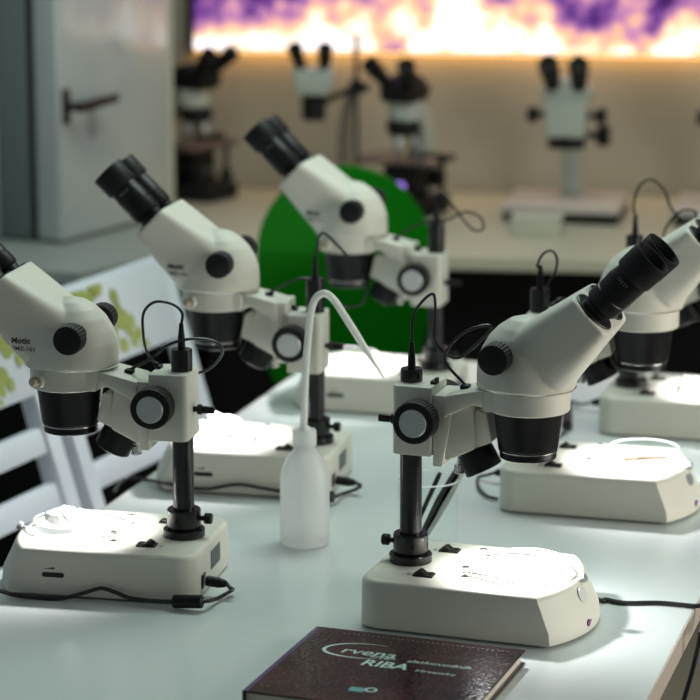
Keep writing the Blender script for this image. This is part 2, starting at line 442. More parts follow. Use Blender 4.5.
ME = {}
def cache():
    ME['base'] = make_base()
    b = B()
    for x, y in ((-.015, .06), (-.015, -.06), (.165, .06), (.165, -.06)): lathe(b, [(.009, 0), (.0095, .001), (.0095, .0045)], (x, y, 0), seg=20)
    ME['feet'] = to_mesh('rubber_feet', b, M['rubber'])
    b = B(); lathe(b, [(.0475, 0), (.0475, .0008), (.0465, .0012), (.0, .0012)], (EX, 0, H - .0004), seg=64); ME['stage'] = to_mesh('stage_plate', b, M['stage'])
    b = B()
    lathe(b, [(.0005, 0), (.0245, 0), (.0245, .0085), (.0235, .0095), (.0195, .0095), (.0200, .0105), (.0200, .0315), (.0190, .033), (.013, .033), (.013, .0315)], (0, 0, H), seg=48)
    ME['collar'] = to_mesh('pillar_collar', b, M['blackmetal'])
    b = B()
    cyl(b, (-.018, 0, H + .022), (-.026, 0, H + .022), .003)
    lathe(b, [(.0055, 0), (.0065, .0012), (.0065, .0078), (.0055, .009)], (-.025, 0, H + .022), (-1, 0, 0), teeth=16, depth=.0005)
    ME['clampscrew'] = to_mesh('clamp_screw', b, M['black'])
    b = B(); lathe(b, [(.0125, 0), (.0125, POST_TOP - H - .033), (.0118, POST_TOP - H - .0322)], (0, 0, H + .031), seg=40)
    ME['pillar'] = to_mesh('pillar', b, M['blackmetal'])
    # focus block, datum z = 0 at its underside
    b = B()
    ol = []
    x0, x1, w, r1, r2 = -.0135, .0325, .030, .007, .0025
    for cx, cy, r, a0 in ((x0 + r1, -w + r1, r1, PI), (x1 - r2, -w + r2, r2, 1.5 * PI), (x1 - r2, w - r2, r2, 0), (x0 + r1, w - r1, r1, .5 * PI)):
        for k in range(6):
            a = a0 + PI / 2 * k / 5; ol.append((cx + r * math.cos(a), cy + r * math.sin(a)))
    prism(b, ol, 0, .0787, 'xy', .0012, 2)
    ME['block'] = to_mesh('focus_block', b, M['enamel'], 25)
    for sd in (-1, 1):
        b = B()
        ax = (0, sd, 0); o = (.0215, 0, .045)
        lathe(b, [(.017, .029), (.017, .0385), (.0236, .0395), (.0240, .041), (.0240, .060), (.0234, .0618), (.0222, .0627), (.0165, .0627), (.0160, .0615), (.0, .0615)], o, ax, teeth=44, depth=.0009, t_from=.0400, t_to=.0612)
        ME['knob', sd] = to_mesh('focus_knob', b, M['black'])
        b = B(); lathe(b, [(.0158, .0612), (.0158, .0632), (.0150, .0640), (.0, .0640)], o, ax, seg=48)
        for a in (2.3, 5.4): cyl(b, Vector(o) + Vector((.0125 * math.cos(a), sd * .0630, .0125 * math.sin(a))), Vector(o) + Vector((.0125 * math.cos(a), sd * .0641, .0125 * math.sin(a))), .0006, seg=8)
        ME['disc', sd] = to_mesh('knob_disc', b, M['brushed'])
    b = B()
    cyl(b, (-.012, 0, .033), (-.020, 0, .033), .0035, seg=16)
    lathe(b, [(.006, 0), (.0062, .001), (.0062, .004), (.005, .0052)], (-.0185, 0, .033), (-1, 0, 0), seg=16)
    box(b, (-.039, -.0025, .0285), (-.023, .0025, .0370), .0015)
    ME['lock'] = to_mesh('lock_screw', b, M['black'])
    b = B(); box(b, (.0255, -.012, .0785), (.0325, .0, .0825), .0008); box(b, (.0295, -.009, .0785), (.0332, -.002, .0855), .0006)
    ME['stop'] = to_mesh('end_stop', b, M['black'])
    # focusing arm, datum z = 0 (block height minus focus drop)
    b = B()
    prism(b, [(.0335, -.002), (.0445, -.002), (.0500, .030), (.0540, .056), (.0530, .080), (.0335, .080)], -.0265, .0265, 'xz', .0018, 2)
    up = [(.046, .0800), (.070, .0858), (.093, .0905), (.108, .0910)]; dn = [(.108, .0668), (.099, .0672), (.092, .0700), (.085, .0722), (.078, .0713), (.0535, .0585), (.046, .055)]
    prism(b, up + dn, -.030, .030, 'xz', .0022, 2)
    box(b, (.093, -.034, .0668), (.125, .034, .0908), .003, 2)
    lathe(b, [(.0385, 0), (.0450, .0), (.0460, .0012), (.0460, .0230), (.0452, .0245), (.0385, .0245)], (EX, 0, .0665), seg=72)
    ME['arm'] = to_mesh('focusing_arm', b, M['enamel'], 28)
    b = B()
    c = Vector((EX + .023, .041, .0795))
    lathe(b, [(.0085, -.006), (.0085, .004), (.0078, .005), (.003, .005)], c, (.45, .89, 0), seg=24)
    ME['boss'] = to_mesh('screw_boss', b, M['enamel'])
    b = B(); lathe(b, [(.003, .004), (.0055, .0055), (.0055, .0125), (.0048, .0135), (.002, .0135)], c, (.45, .89, 0), teeth=14, depth=.0005)
    ME['thumb'] = to_mesh('thumb_screw', b, M['brass'])
    b = B()
    cyl(b, (.0565, 0, .004), (.0565, 0, -.004), .0022, seg=12); lathe(b, [(.0030, 0), (.0056, .0008), (.0056, .0075), (.0063, .0085), (.0063, .0105), (.005, .0112)], (.0565, 0, -.003), (0, 0, -1), teeth=14, depth=.0005)
    ME['tension'] = to_mesh('tension_screw', b, M['chrome'])
    # objective
    b = B()
    lathe(b, [(.0300, .0700), (.0392, .0695), (.0392, .0650), (.0388, .0640), (.0335, .0235), (.0318, .0215), (.0310, .020), (.0315, .0190), (.0315, .0125), (.0300, .0115), (.0265, .0115), (.0255, .0150), (.0, .0150)], (EX, 0, 0), seg=56)
    ME['objective'] = to_mesh('objective_barrel', b, M['black'])
    b = B(); lathe(b, [(.0310, .0200), (.0330, .0202), (.0330, .0213), (.0310, .0215)], (EX, 0, 0), seg=56, loop=True); ME['ring'] = to_mesh('trim_ring', b, M['chrome'])
    b = B(); lathe(b, [(.0255, 0), (.022, -.0015), (.012, -.003), (0, -.0035)], (EX, 0, .0152), seg=40); ME['glass'] = to_mesh('front_lens', b, M['lens'])
    # lamp under the arm
    A = Vector((.46, 0, -.888)).normalized(); C0 = Vector((.0742, 0, .0152))
    b = B()
    prism(b, [(.0455, .0050), (.0500, .0050), (.0800, .0196), (.0820, .030), (.0765, .0700), (.0500, .057)], -.0215, .0215, 'xz', .0025, 2)
    ME['bracket'] = to_mesh('lamp_bracket', b, M['enamel'])
    b = B()
    prism(b, [(.0760, .0180), (.0990, .0285), (.0925, .0600), (.0800, .0640), (.0765, .050)], -.0165, .0165, 'xz', .002, 2)
    ME['neck'] = to_mesh('lamp_neck', b, M['enamel'])
    b = B(); lathe(b, [(.019, -.001), (.0205, 0), (.0215, .022), (.0218, .0245), (.0205, .0255), (.0190, .0255), (.0180, .020), (.0, .020)], C0, A, seg=44)
    ME['lamp'] = to_mesh('lamp_head', b, M['black'])
    b = B(); lathe(b, [(.0178, .0200), (.0150, .0212), (.0, .0218)], C0, A, seg=32); ME['lamplens'] = to_mesh('lamp_lens', b, M['lamp'])
    b = B(); box(b, (.058, -.014, .0835), (.068, -.004, .0885), .001); cyl(b, (.063, -.009, .086), (.061, -.009, .096), .0028, .0022, 12)
    ME['relief', -1] = to_mesh('strain_relief', b, M['rubber'])
    b = B(); box(b, (.058, -.006, .0835), (.068, .006, .0885), .001); ME['relief', 1] = to_mesh('strain_relief', b, M['rubber'])
    # head
    ME['head'] = make_head()
    hb = bmesh.new(); hb.from_mesh(ME['head']); bvh = BVHTree.FromBMesh(hb)
    b1 = project_text(bvh, 'Motic', .0100, (EX + .0545, .0315), .00030, .15)
    ME['brand'] = to_mesh('maker_lettering', b1, M['ink'])
    b2 = project_text(bvh, 'SMZ-161', .0080, (EX + .0545, .0222), .00006, 0.0)
    ME['model'] = to_mesh('model_lettering', b2, M['ink'])
    hb.free()
    b = B(); lathe(b, [(.0535, -.0012), (.0550, -.0008), (.0556, .0006), (.0535, .0016)], (EX - .003, 0, 0), seg=72)
    for f in b.verts: f.co.y *= .90
    ME['rim'] = to_mesh('head_rim', b, M['chrome'])
    b = B(); lathe(b, [(.040, 0), (.040, .004)], (EX, 0, -.0025), seg=48); ME['gap'] = to_mesh('dovetail_ring', b, M['black'])
    for sd in (-1, 1):
        b = B()
        lathe(b, [(.012, .036), (.012, .0515), (.0168, .0520), (.0174, .0535), (.0174, .071), (.0165, .0735), (.0150, .0744), (.0, .0744)], (EX - .0214, 0, .0423), (0, sd, 0), teeth=26, depth=.0011, t_from=.053, t_to=.072)
        ME['zoom', sd] = to_mesh('zoom_knob', b, M['rubber'])
        ax = Vector((.7071, 0, .7071)); o = Vector((EX + .0748, sd * .0272, .0900))
        b = B()
        lathe(b, [(.0245, 0), (.0250, .0015), (.0250, .0055), (.0240, .0065), (.0172, .0065), (.0172, .0135), (.0196, .016), (.0200, .018), (.0200, .0310), (.0190, .032), (.0190, .0335), (.0198, .0340), (.0198, .051), (.0192, .0525), (.0192, .074), (.0150, .074)], o, ax, seg=48)
        ME['eye', sd] = to_mesh('eyepiece', b, M['black'])
        b = B()
        lathe(b, [(.0190, .063), (.0220, .0642), (.0226, .0660), (.0228, .0800), (.0231, .0930), (.0226, .0942), (.0208, .0940), (.0188, .0840), (.0, .0840)], o, ax, seg=48)
        ME['cup', sd] = to_mesh('eye_cup', b, M['rubber'])
        b = B(); lathe(b, [(.0165, .0842), (.010, .0855), (0, .086)], o, ax, seg=32); ME['eyelens', sd] = to_mesh('eye_lens', b, M['lens'])
        b = B()
        for k in range(5):
            a = -.2 + .16 * k
            dirv = Vector((0, sd, 0)) * math.cos(a) + Vector((-.7071, 0, .7071)) * math.sin(a)
            cyl(b, o + ax * (.054 if k != 2 else .0535) + dirv * .0192, o + ax * .0580 + dirv * .0192, .00028, seg=6)
        ME['marks', sd] = to_mesh('dioptre_marks', b, M['greyink'])
    # things on the base
    for sd in (-1, 1):
        b = B()
        sw = .0495 * sd
        box(b, (.020, sw - .0075, H - .001), (.043, sw + .0075, H + .0022), .0006)
        ME['switch', sd] = to_mesh('rocker_switch', b, M['black'])
        b = B()
        prism(b, [(.022, H + .002), (.0412, H + .002), (.0412, H + .0032), (.034, H + .0030), (.029, H + .0068), (.0265, H + .0066), (.022, H + .0035)], sw - .0055, sw + .0055, 'xz', .0004, 1)
        ME['rocker', sd] = to_mesh('rocker', b, M['blackmetal'])
        b = B()
        s0 = Vector((.076, .035 * sd, H))
        lathe(b, [(.0022, 0), (.0022, .0045), (.0046, .0050), (.0046, .0105), (.0040, .0112), (.0, .0112)], s0, teeth=14, depth=.0004)
        ME['clipscrew', sd] = to_mesh('clip_screw', b, M['chrome'])
        b = B()
        d = Vector((.070, .024 * sd, 0))
        q = [s0 + Vector((-.004, 0, .0032)), s0 + Vector((.006, 0, .0035)), s0 + d * .45 + Vector((0, 0, .0052)), s0 + d * .85 + Vector((0, 0, .0028)), s0 + d + Vector((0, 0, .0030))]
        pth = catmull(q, 5)
        rings = []
        for i, p in enumerate(pth):
            hw = .0031 * (1 - .55 * i / (len(pth) - 1))
            rings.append([p + Vector((0, -hw, -.0003)), p + Vector((0, hw, -.0003)), p + Vector((0, hw, .0003)), p + Vector((0, -hw, .0003))])
        skin_rings(b, rings)
        ME['clip', sd] = to_mesh('stage_clip', b, M['chrome'])
    b = B(); box(b, (.0120, -.0530, H - .0006), (.0160, -.0465, H + .0003)); box(b, (.0120, .0465, H - .0006), (.0160, .0530, H + .0003))
    ME['legend'] = to_mesh('switch_legend', b, M['greyink'])
    b = B()                                                     # brightness slider on the +y flank
    ol = [(.133 + .0105 * math.copysign(1, math.cos(a)) + .0030 * math.cos(a), .0270 + .0030 * math.sin(a)) for a in [PI * 2 * (k + .5) / 16 for k in range(16)]]
    prism(b, ol, .0872, .0897, 'xz')
    ME['slider'] = to_mesh('brightness_slider', b, M['black'])
    b = B(); prism(b, [(.145, .0338), (.131, .0338), (.131, .0362)], .0872, .0893, 'xz'); ME['wedge'] = to_mesh('wedge_mark', b, M['ink'])
    b = B(); box(b, (-.0356, -.030, .020), (-.0342, .012, .042)); ME['rating'] = to_mesh('rating_plate', b, M['plate'])
    b = B()
    for k in range(5): box(b, (-.0359, -.026, .0235 + .0036 * k), (-.0350, .006 - .006 * (k % 2), .0247 + .0036 * k))
    ME['ratingink'] = to_mesh('plate_lines', b, M['greyink'])
    b = B(); box(b, (-.0365, .040, .010), (-.0342, .056, .026), .0006); ME['socket'] = to_mesh('power_socket', b, M['black'])
    # round badge and screw on the nose
    nrm = Vector((.90, -.22, .37)).normalized(); nc = Vector((.2040, -.016, .0425))
    b = B(); cyl(b, nc - nrm * .004, nc + nrm * .0016, .0082, seg=32); ME['badge'] = to_mesh('lock_badge', b, M['brushed'])
    b = B(); cyl(b, nc, nc + nrm * .0019, .0060, seg=28); ME['badgeink'] = to_mesh('badge_field', b, M['plate'])
    b = B()
    for y0, y1 in ((-.003, 0), (0, .003), (-.003, -.003), (.003, .003)):
        z0 = -.003 if y0 == y1 else .003; z1 = .003 if y0 == y1 else -.0015
        if y0 == 0: z0, z1 = -.0015, .003
        t = Vector((-nrm.z, 0, nrm.x))
        cyl(b, nc + nrm * .0021 + Vector((0, y0, 0)) + t * z0, nc + nrm * .0021 + Vector((0, y1, 0)) + t * z1, .0005, seg=6)
    ME['badgemark'] = to_mesh('badge_mark', b, M['chrome'])
    b = B(); lathe(b, [(.0025, -.004), (.0025, .004), (.0052, .0045), (.0052, .0095), (.0045, .0102), (0, .0102)], (.1955, 0, H - .003), (.9, 0, .42), teeth=12, depth=.0004)
    ME['nosescrew'] = to_mesh('nose_screw', b, M['brushed'])
    b = B()
    tip = Vector((.2145, -.024, .0135)); cyl(b, tip - Vector((.002, 0, 0)), tip + Vector((.0012, -.0004, 0)), .0042, seg=20)
    for k in range(3): box(b, (.2100 - .0008 * k, -.017 + .006 * k, .0115), (.2158, -.0135 + .006 * k, .0155))
    ME['dealer'] = to_mesh('purple_sticker', b, M['purple'])
cache()

def put(key, name, parent, z=0.0):
    return link(name, ME[key], parent, (0, 0, z))

def scope(s, label, cable_px, power=None):
    X, Y, yaw, zb, zf = SCOPES[s]
    za = zb - zf
    t = thing('stereo_microscope', label, 'microscope', (X, Y, 0), math.radians(yaw), 'stereo microscopes on the white table')
    base = put('base', 'base', t)
    put('feet', 'rubber_feet', base)
    put('slider', 'brightness_slider', base); put('wedge', 'wedge_mark', base)
    rp = put('rating', 'rating_plate', base); put('socket', 'power_socket', base)
    bd = put('badge', 'lock_badge', base); put('nosescrew', 'nose_screw', base); put('legend', 'switch_legend', base)
    if s in 'DE': put('dealer', 'purple_sticker', base)
    put('stage', 'stage_plate', t)
    for sd in (-1, 1):
        sw = put(('switch', sd), 'rocker_switch', t); put(('rocker', sd), 'rocker', sw)
        c = put(('clip', sd), 'stage_clip', t); put(('clipscrew', sd), 'clip_screw', c)
    put('pillar', 'pillar', t)
    co = put('collar', 'pillar_collar', t); put('clampscrew', 'clamp_screw', co)
    bl = put('block', 'focus_block', t, zb); put('lock', 'lock_screw', bl); put('stop', 'end_stop', bl)
    for sd in (-1, 1):
        k = put(('knob', sd), 'focus_knob', t, zb); put(('disc', sd), 'knob_disc', k)
    arm = put('arm', 'focusing_arm', t, za)
    put('boss', 'screw_boss', arm); put('thumb', 'thumb_screw', arm); put('tension', 'tension_screw', arm); put('relief', 1) if False else put(('relief', 1), 'strain_relief', arm)
    ob = put('objective', 'objective_barrel', t, za); put('ring', 'trim_ring', ob); put('glass', 'front_lens', ob)
    br = put('bracket', 'lamp_bracket', t, za); put('neck', 'lamp_neck', br)
    lm = put('lamp', 'lamp_head', t, za); put('lamplens', 'lamp_lens', lm)
    hd = put('head', 'optical_head', t, za + HB)
    put('rim', 'head_rim', hd); put('gap', 'dovetail_ring', hd); put('brand', 'maker_lettering', hd); put('model', 'model_lettering', hd)
    for sd in (-1, 1):
        put(('zoom', sd), 'zoom_knob', t, za + HB)
        e = put(('eye', sd), 'eyepiece', t, za + HB); put(('cup', sd), 'eye_cup', e); put(('eyelens', sd), 'eye_lens', e); put(('marks', sd), 'dioptre_marks', e)
    # lamp cable: from the boot on the pillar's top, looping down to the strain relief on the arm
    bt = B(); lathe(bt, [(.0045, 0), (.0045, .003), (.0042, .012), (.0030, .024), (.0026, .030)], (0, 0, POST_TOP - .001), seg=16)
    obj('cable_boot', bt, M['rubber'], t)
    pts = [Vector((0, 0, POST_TOP + .010)), Vector((0, 0, POST_TOP + .026))]
    pts += [loc_of(s, u, v, y) for u, v, y in cable_px]
    pts += [Vector((.063, 0, za + .0875))]
    b = B(); tube(b, pts, .0017, 8, 8); obj('lamp_cable', b, M['cable'], t)
    # working light
    A = Vector((.46, 0, -.888)).normalized(); p = Vector((.0742, 0, za + .0152)) + A * .0275
    ld = bpy.data.lights.new('lamp_light', 'SPOT'); ld.energy = SPOT_W; ld.spot_size = math.radians(SPOT_DEG); ld.spot_blend = 1.0; ld.shadow_soft_size = .008
    ld.color = (1.0, .985, 1.0)
    lo = bpy.data.objects.new('lamp_light', ld); COL.objects.link(lo); lo.parent = t; lo.location = p
    lo.rotation_euler = A.to_track_quat('-Z', 'Y').to_euler()
    return t

SPOT_W, SPOT_DEG = 4.3, 126
scope('D', 'cream stereo microscope standing behind the maroon book, in sharp focus', [(413, 318, 0), (421, 303, 0), (433, 294, 0), (435.5, 310, 0), (434, 335, .004), (443, 351, .006), (457, 358, .008), (470, 350, .006), (484, 337, .004), (491.5, 328, 0), (484, 325.5, -.004), (465, 332, -.008), (450, 346, -.010), (445.5, 362, -.006)])
scope('A', 'cream stereo microscope at the front left, beside the slatted chairs', [(182, 313, 0), (172, 304, 0), (155, 302, 0), (144, 312, 0), (143, 330, 0), (147, 352, -.020), (160, 366, -.040), (185, 374, -.045), (207, 370, -.040), (220, 358, -.02), (222, 348, 0), (211, 340.5, .006), (190, 339, .014), (168, 345, .012), (152, 358, .006)])
scope('B', 'cream stereo microscope standing behind the white wash bottle', [(317, 248, 0), (319, 237, 0), (325, 233.5, 0), (341, 249, 0), (358, 269, 0), (365, 283, 0), (363, 302, 0), (349, 307, -.010), (335, 300, -.024), (322, 285, -.022), (306, 278, -.010), (290, 282, 0)])
scope('C', 'cream stereo microscope farthest back in the left row, before the green chair', [(436, 196, 0), (443, 194, 0), (455, 209, 0), (472, 229, 0), (483, 229, -.005), (481, 218, -.010), (466, 212, -.014), (447, 220, -.020), (431, 221, -.016), (414, 226, -.004)])
scope('E', 'cream stereo microscope with the brown specimens in its glass dish', [(537, 266, 0), (543, 254, 0), (552, 251, 0), (557, 259, 0), (555, 272, -.008), (547, 286, -.020), (545, 300, -.020), (552, 304, -.015), (560, 299, -.008), (572, 301, -.002)])
scope('F', 'cream stereo microscope farthest back in the right row, cut off by the photo edge', [(633.5, 205, 0), (639, 187, 0), (651, 179.5, 0), (664, 190, 0), (671, 208, 0), (684, 220, -.008), (696, 219, -.010), (694, 211, -.006), (681, 211, 0), (669, 223, 0), (664, 238, 0)])

# ------------------------------------------------------------------ table
YAW_T = math.radians(-16.5)
DT = Vector((math.sin(-YAW_T), math.cos(YAW_T), 0)); NT = Vector((math.cos(YAW_T), math.sin(YAW_T), 0))
def tpos(a, b, z=0.0): return DT * a + NT * b + Vector((0, 0, z))
a0, a1, b0, b1 = 2.05, 3.935, -1.208, -.4017
b0, b1 = NT.dot(Vector((-.1726, 3.67, 0))), NT.dot(Vector((.36, 2.63, 0)))
tb = thing('work_table', 'long pale glossy table carrying the six stereo microscopes', 'table', tpos((a0 + a1) / 2, (b0 + b1) / 2, -TOP), YAW_T)
hw, hl = (b1 - b0) / 2, (a1 - a0) / 2
b = B(); box(b, (-hw + .0015, -hl + .0015, TOP - .026), (hw - .0015, hl - .0015, TOP), .001, 1); obj('tabletop', b, M['table'], tb)
b = B()
for lo, hi in (((-hw, -hl, TOP - .0262), (-hw + .002, hl, TOP - .0004)), ((hw - .002, -hl, TOP - .0262), (hw, hl, TOP - .0004)), ((-hw, -hl, TOP - .0262), (hw, -hl + .002, TOP - .0004)), ((-hw, hl - .002, TOP - .0262), (hw, hl, TOP - .0004))): box(b, lo, hi)
obj('edge_band', b, M['edge'], tb)
for sx in (-1, 1):
    for sy in (-1, 1):
        b = B(); box(b, (sx * (hw - .07) - .02, sy * (hl - .07) - .02, 0), (sx * (hw - .07) + .02, sy * (hl - .07) + .02, TOP - .0265), .002); obj('leg', b, M['brushed'], tb)
b = B()
for sx in (-1, 1): box(b, (sx * (hw - .07) - .012, -hl + .09, TOP - .07), (sx * (hw - .07) + .012, hl - .09, TOP - .0265))
obj('rail', b, M['brushed'], tb)

# ------------------------------------------------------------------ glass dishes and specimens
def dish(s, label, r=.042, h=.015, dx=0.0, dy=0.0, divider=False):
    X, Y, yaw = SCOPES[s][:3]; yw = math.radians(yaw)
    p = Vector((X + math.cos(yw) * (EX + dx) - math.sin(yw) * dy, Y + math.sin(yw) * (EX + dx) + math.cos(yw) * dy, H + .0009))
    t = thing('petri_dish', label, 'dish', p, yw, 'glass dishes on the microscope stages')
    b = B(); lathe(b, [(.0, 0), (r - .001, 0), (r, .001), (r, h - .0004), (r - .0004, h), (r - .0016, h), (r - .0020, h - .0006), (r - .0020, .0022), (.0, .0022)], seg=64)
    obj('glass_bowl', b, M['glass'], t)
    b = B(); lathe(b, [(r + .0002, h - .0009), (r + .0003, h + .0002), (r - .0020, h + .0002), (r - .0021, h - .0009)], seg=64, loop=True); obj('rim', b, M['milky'], t)
    if divider:
        b = B()
        for k in range(3):
            a = 1.2 + k * 2 * PI / 3
            m = Matrix.Rotation(a, 4, 'Z'); box(b, (0, -.0008, .0022), (r - .002, .0008, h - .002), 0, 1, m)
        obj('divider', b, M['milky'], t)
    return p
pD = dish('D', 'clear glass dish on the stage of the microscope behind the book', divider=True, dx=.001)
pE = dish('E', 'clear glass dish holding brown shell pieces', r=.045, h=.020, dx=.006)
pA = dish('A', 'clear glass dish on the front left microscope, holding a white lump', r=.041, h=.011, dx=.006)
pB = dish('B', 'clear glass dish on the microscope behind the wash bottle', r=.041, h=.012)
pC = dish('C', 'clear glass dish on the microscope before the green chair', r=.043, h=.016)
pF = dish('F', 'clear glass dish on the microscope cut off at right', r=.043, h=.014)

def lump(bm, c, r, sq=(1, 1, 1), rnd=.25, seed=0, sub=2):
    rg = random.Random(seed)
    b2 = bmesh.new(); bmesh.ops.create_icosphere(b2, subdivisions=sub, radius=1)
    for v in b2.verts:
        k = 1 + rnd * (rg.random() - .5) * 2
        v.co = Vector((v.co.x * r * sq[0] * k, v.co.y * r * sq[1] * k, v.co.z * r * sq[2] * k)) + Vector(c)
    merge(bm, b2)
def specimen(name, label, p, bits, material, group=None):
    b = B()
    zmin = 1e9
    for i, (dx, dy, dz, r, sq) in enumerate(bits): lump(b, (dx, dy, dz), r, sq, .22, i + len(label))
    zmin = min(v.co.z for v in b.verts)
    for v in b.verts: v.co.z -= zmin
    return tag(obj(name, b, material, None, p + Vector((0, 0, .0022)), sharp=60), label, 'specimen', group)
specimen('white_specimen', 'crumpled white specimen heaped in the front left dish', pA, [(-.004, -.006, .010, .020, (1, 1, .6)), (.012, .004, .008, .014, (1, 1, .6)), (-.016, .006, .008, .013, (1, 1, .6)), (.002, -.016, .012, .012, (1, 1, .9))], M['specimen_white'])
specimen('white_specimen', 'bumpy white specimen in the dish behind the wash bottle', pB, [(.012, 0, .010, .016, (1.2, 1, .8)), (-.006, .006, .012, .015, (1, 1, .9)), (-.020, -.004, .008, .012, (1, 1, .7)), (.024, -.006, .008, .011, (1, 1, .7))], M['specimen_white'])
specimen('shell_piece', 'long brown shell piece, larger of the two in the glass dish', pE + Vector((.004, -.002, 0)), [(-.010, 0, .004, .008, (1.6, .7, .5)), (.004, .001, .004, .007, (2.0, .6, .5)), (.018, .002, .003, .005, (2.0, .6, .5))], M['specimen_brown'], 'brown shell pieces in the dish')
specimen('shell_piece', 'small brown shell piece, left of the two in the glass dish', pE + Vector((-.022, -.008, 0)), [(0, 0, .004, .006, (1.5, .8, .6)), (.006, .003, .003, .005, (1.5, .8, .5))], M['specimen_brown'], 'brown shell pieces in the dish')

# ------------------------------------------------------------------ wash bottle
wb = thing('wash_bottle', 'milky plastic wash bottle with a bent spout tube, standing in mid table', 'bottle', (-.0559, 3.005, 0))
b = B()
lathe(b, [(.0, .0025), (.012, .002), (.027, 0), (.0300, .0015), (.0308, .005), (.0308, .078), (.0302, .088), (.0278, .098), (.0235, .107), (.0185, .1145), (.0145, .120), (.0128, .124), (.0128, .128), (.0, .128)], seg=56)
obj('bottle_body', b, M['milky'], wb)
b = B(); lathe(b, [(.0120, .1255), (.0148, .1260), (.0148, .1430), (.0138, .1455), (.0070, .1465), (.0065, .1490), (.0, .1490)], teeth=30, depth=.0004, t_from=.127, t_to=.142)
obj('screw_cap', b, M['milky'], wb)
tp = [at_y(u, v, 2.99 + dy) - Vector((-.0559, 3.005, 0)) for u, v, dy in ((303.5, 430, .012), (304.5, 400, .006), (306, 365, 0), (308.5, 335, 0), (311, 312, 0), (316, 298, 0), (325, 293.5, 0), (334, 300, 0), (344, 315, 0), (360, 340, 0), (375, 364, 0), (383.5, 377.5, 0))]
b = B(); tube(b, tp, lambda q: .0046 if q < .80 else .0046 - .0036 * (q - .80) / .20, 8, 14); obj('spout_tube', b, M['tube'], wb)

# ------------------------------------------------------------------ beaker with tools
BK = Vector((.0955, 2.985, 0)); BR = .0375; BH = .088
b = B()
lathe(b, [(.0, 0), (BR - .004, 0), (BR, .004), (BR, BH - .003), (BR + .002, BH), (BR + .001, BH + .0006), (BR - .0012, BH - .002), (BR - .0014, .005), (BR - .005, .0022), (.0, .0022)], seg=56)
bk = tag(obj('beaker', b, M['glass'], None, BK), 'clear glass beaker holding dark tools, behind the front right microscope', 'beaker')
b = B(); lathe(b, [(BR + .0018, BH - .0005), (BR + .0026, BH + .0004), (BR + .0010, BH + .0012), (BR - .0006, BH + .0002)], seg=56, loop=True); obj('rim', b, M['milky'], bk)
p0, p1 = at_y(420, 545, 2.985), at_y(467, 458, 2.985)
p0.z = max(p0.z, .006)
ax = (p1 - p0).normalized()
tw = thing('tweezers', 'broad grey steel tweezers leaning in the glass beaker', 'tweezers', p0)
for k, (mm, off) in enumerate(((M['darksteel'], -.0048), (M['steel'], .0016))):
    sidev = Vector((ax.z, 0, -ax.x))
    b = B(); Lg = (p1 - p0).length
    rings = []
    for q in range(9):
        f = q / 8; hwid = .0025 + .0026 * math.sin(PI * min(1, f * 1.2) / 1.2 * .9) ; o_ = off * (1 - abs(2 * f - 1) * .35)
        c = ax * (Lg * f) + sidev * o_
        rings.append([c + Vector((0, -.0045, 0)) - sidev * hwid, c + Vector((0, -.0045, 0)) + sidev * hwid, c + Vector((0, -.0030, 0)) + sidev * hwid, c + Vector((0, -.0030, 0)) - sidev * hwid])
    skin_rings(b, rings); obj('blade', b, mm, tw)
q0, q1 = at_y(412, 535, 2.995), at_y(440, 473, 2.975)
q0.z = max(q0.z, .008)
nd = thing('dissecting_needle', 'thin black needle handle leaning in the glass beaker', 'tool', q0)
b = B(); v_ = q1 - q0
lathe(b, [(.0005, -.004), (.0009, .0), (.0022, .012), (.0028, .02), (.0030, v_.length - .004), (.0022, v_.length)], (0, 0, 0), v_, seg=14)
obj('handle', b, M['black'], nd)

# ------------------------------------------------------------------ book
BT = .016
bl, br_, fl = on_z(317, 626, BT), on_z(527, 648, BT), on_z(238, 690, BT)
ex = (br_ - bl).normalized(); ex = Matrix.Rotation(math.radians(-1.5), 3, 'Z') @ ex; ey = Vector((-ex.y, ex.x, 0)); WB = (br_ - bl).length; HBk = (bl - fl).length
yawb = math.atan2(ex.y, ex.x)
org = bl - ey * HBk; org.z = 0                                    # front left corner at table level
bk_ = thing('book', 'maroon hardback book lying on the table before the front right microscope', 'book', org, yawb)
b = B(); box(b, (0, 0, BT - .0024), (WB, HBk, BT), .0006, 1); cv = obj('front_cover', b, M['book'], bk_)
b = B(); box(b, (0, 0, 0), (WB, HBk, .0024), .0006, 1); obj('back_cover', b, M['book'], bk_)
b = B(); box(b, (-.0012, 0, .0003), (.0022, HBk, BT - .0003), .0008, 2); obj('spine', b, M['book'], bk_)
b = B(); box(b, (.0022, .004, .0024), (WB - .004, HBk - .004, BT - .0024)); obj('page_block', b, M['pages'], bk_)
b = B(); box(b, (.0008, .001, BT - .0002), (.0046, HBk - .001, BT + .0002)); obj('hinge_sheen', b, M['spine'], cv)
b = B()
for k in range(34): box(b, (.035 + k * .0056, HBk - .0125, BT - .0002), (.0375 + k * .0056, HBk - .0117, BT + .00015))
obj('stitch_line', b, M['bookink_dim'], cv)
def bq(u, v):
    d = on_z(u, v, BT) - org
    return Vector((d.dot(ex), d.dot(ey), BT))
def cover_text(name, txt, px, size, m, shear=0.1, sx=1.0, bold=0.0):
    me = text_mesh(txt, size, shear, bold); o = bq(*px)
    bm = bmesh.new(); bm.from_mesh(me)
    for v in bm.verts: v.co = Vector((o.x + v.co.x * sx, o.y + v.co.y, BT + .0002))
    return obj(name, bm, m, cv)
cover_text('title_lettering', 'rvena', (339, 652.0), .024, M['bookink'], .15, 1.15, .0002)
cover_text('title_lettering', 'knjiga', (369, 657.0), .0105, M['bookink'], .15, 1.2, .0001)
cover_text('title_lettering', 'slatkovodnih', (406, 662), .0120, M['bookink'], .15, 1.15, .0001)
cover_text('title_lettering', 'RIBA', (359, 664.5), .0245, M['bookink'], .15, 1.0, .0005)
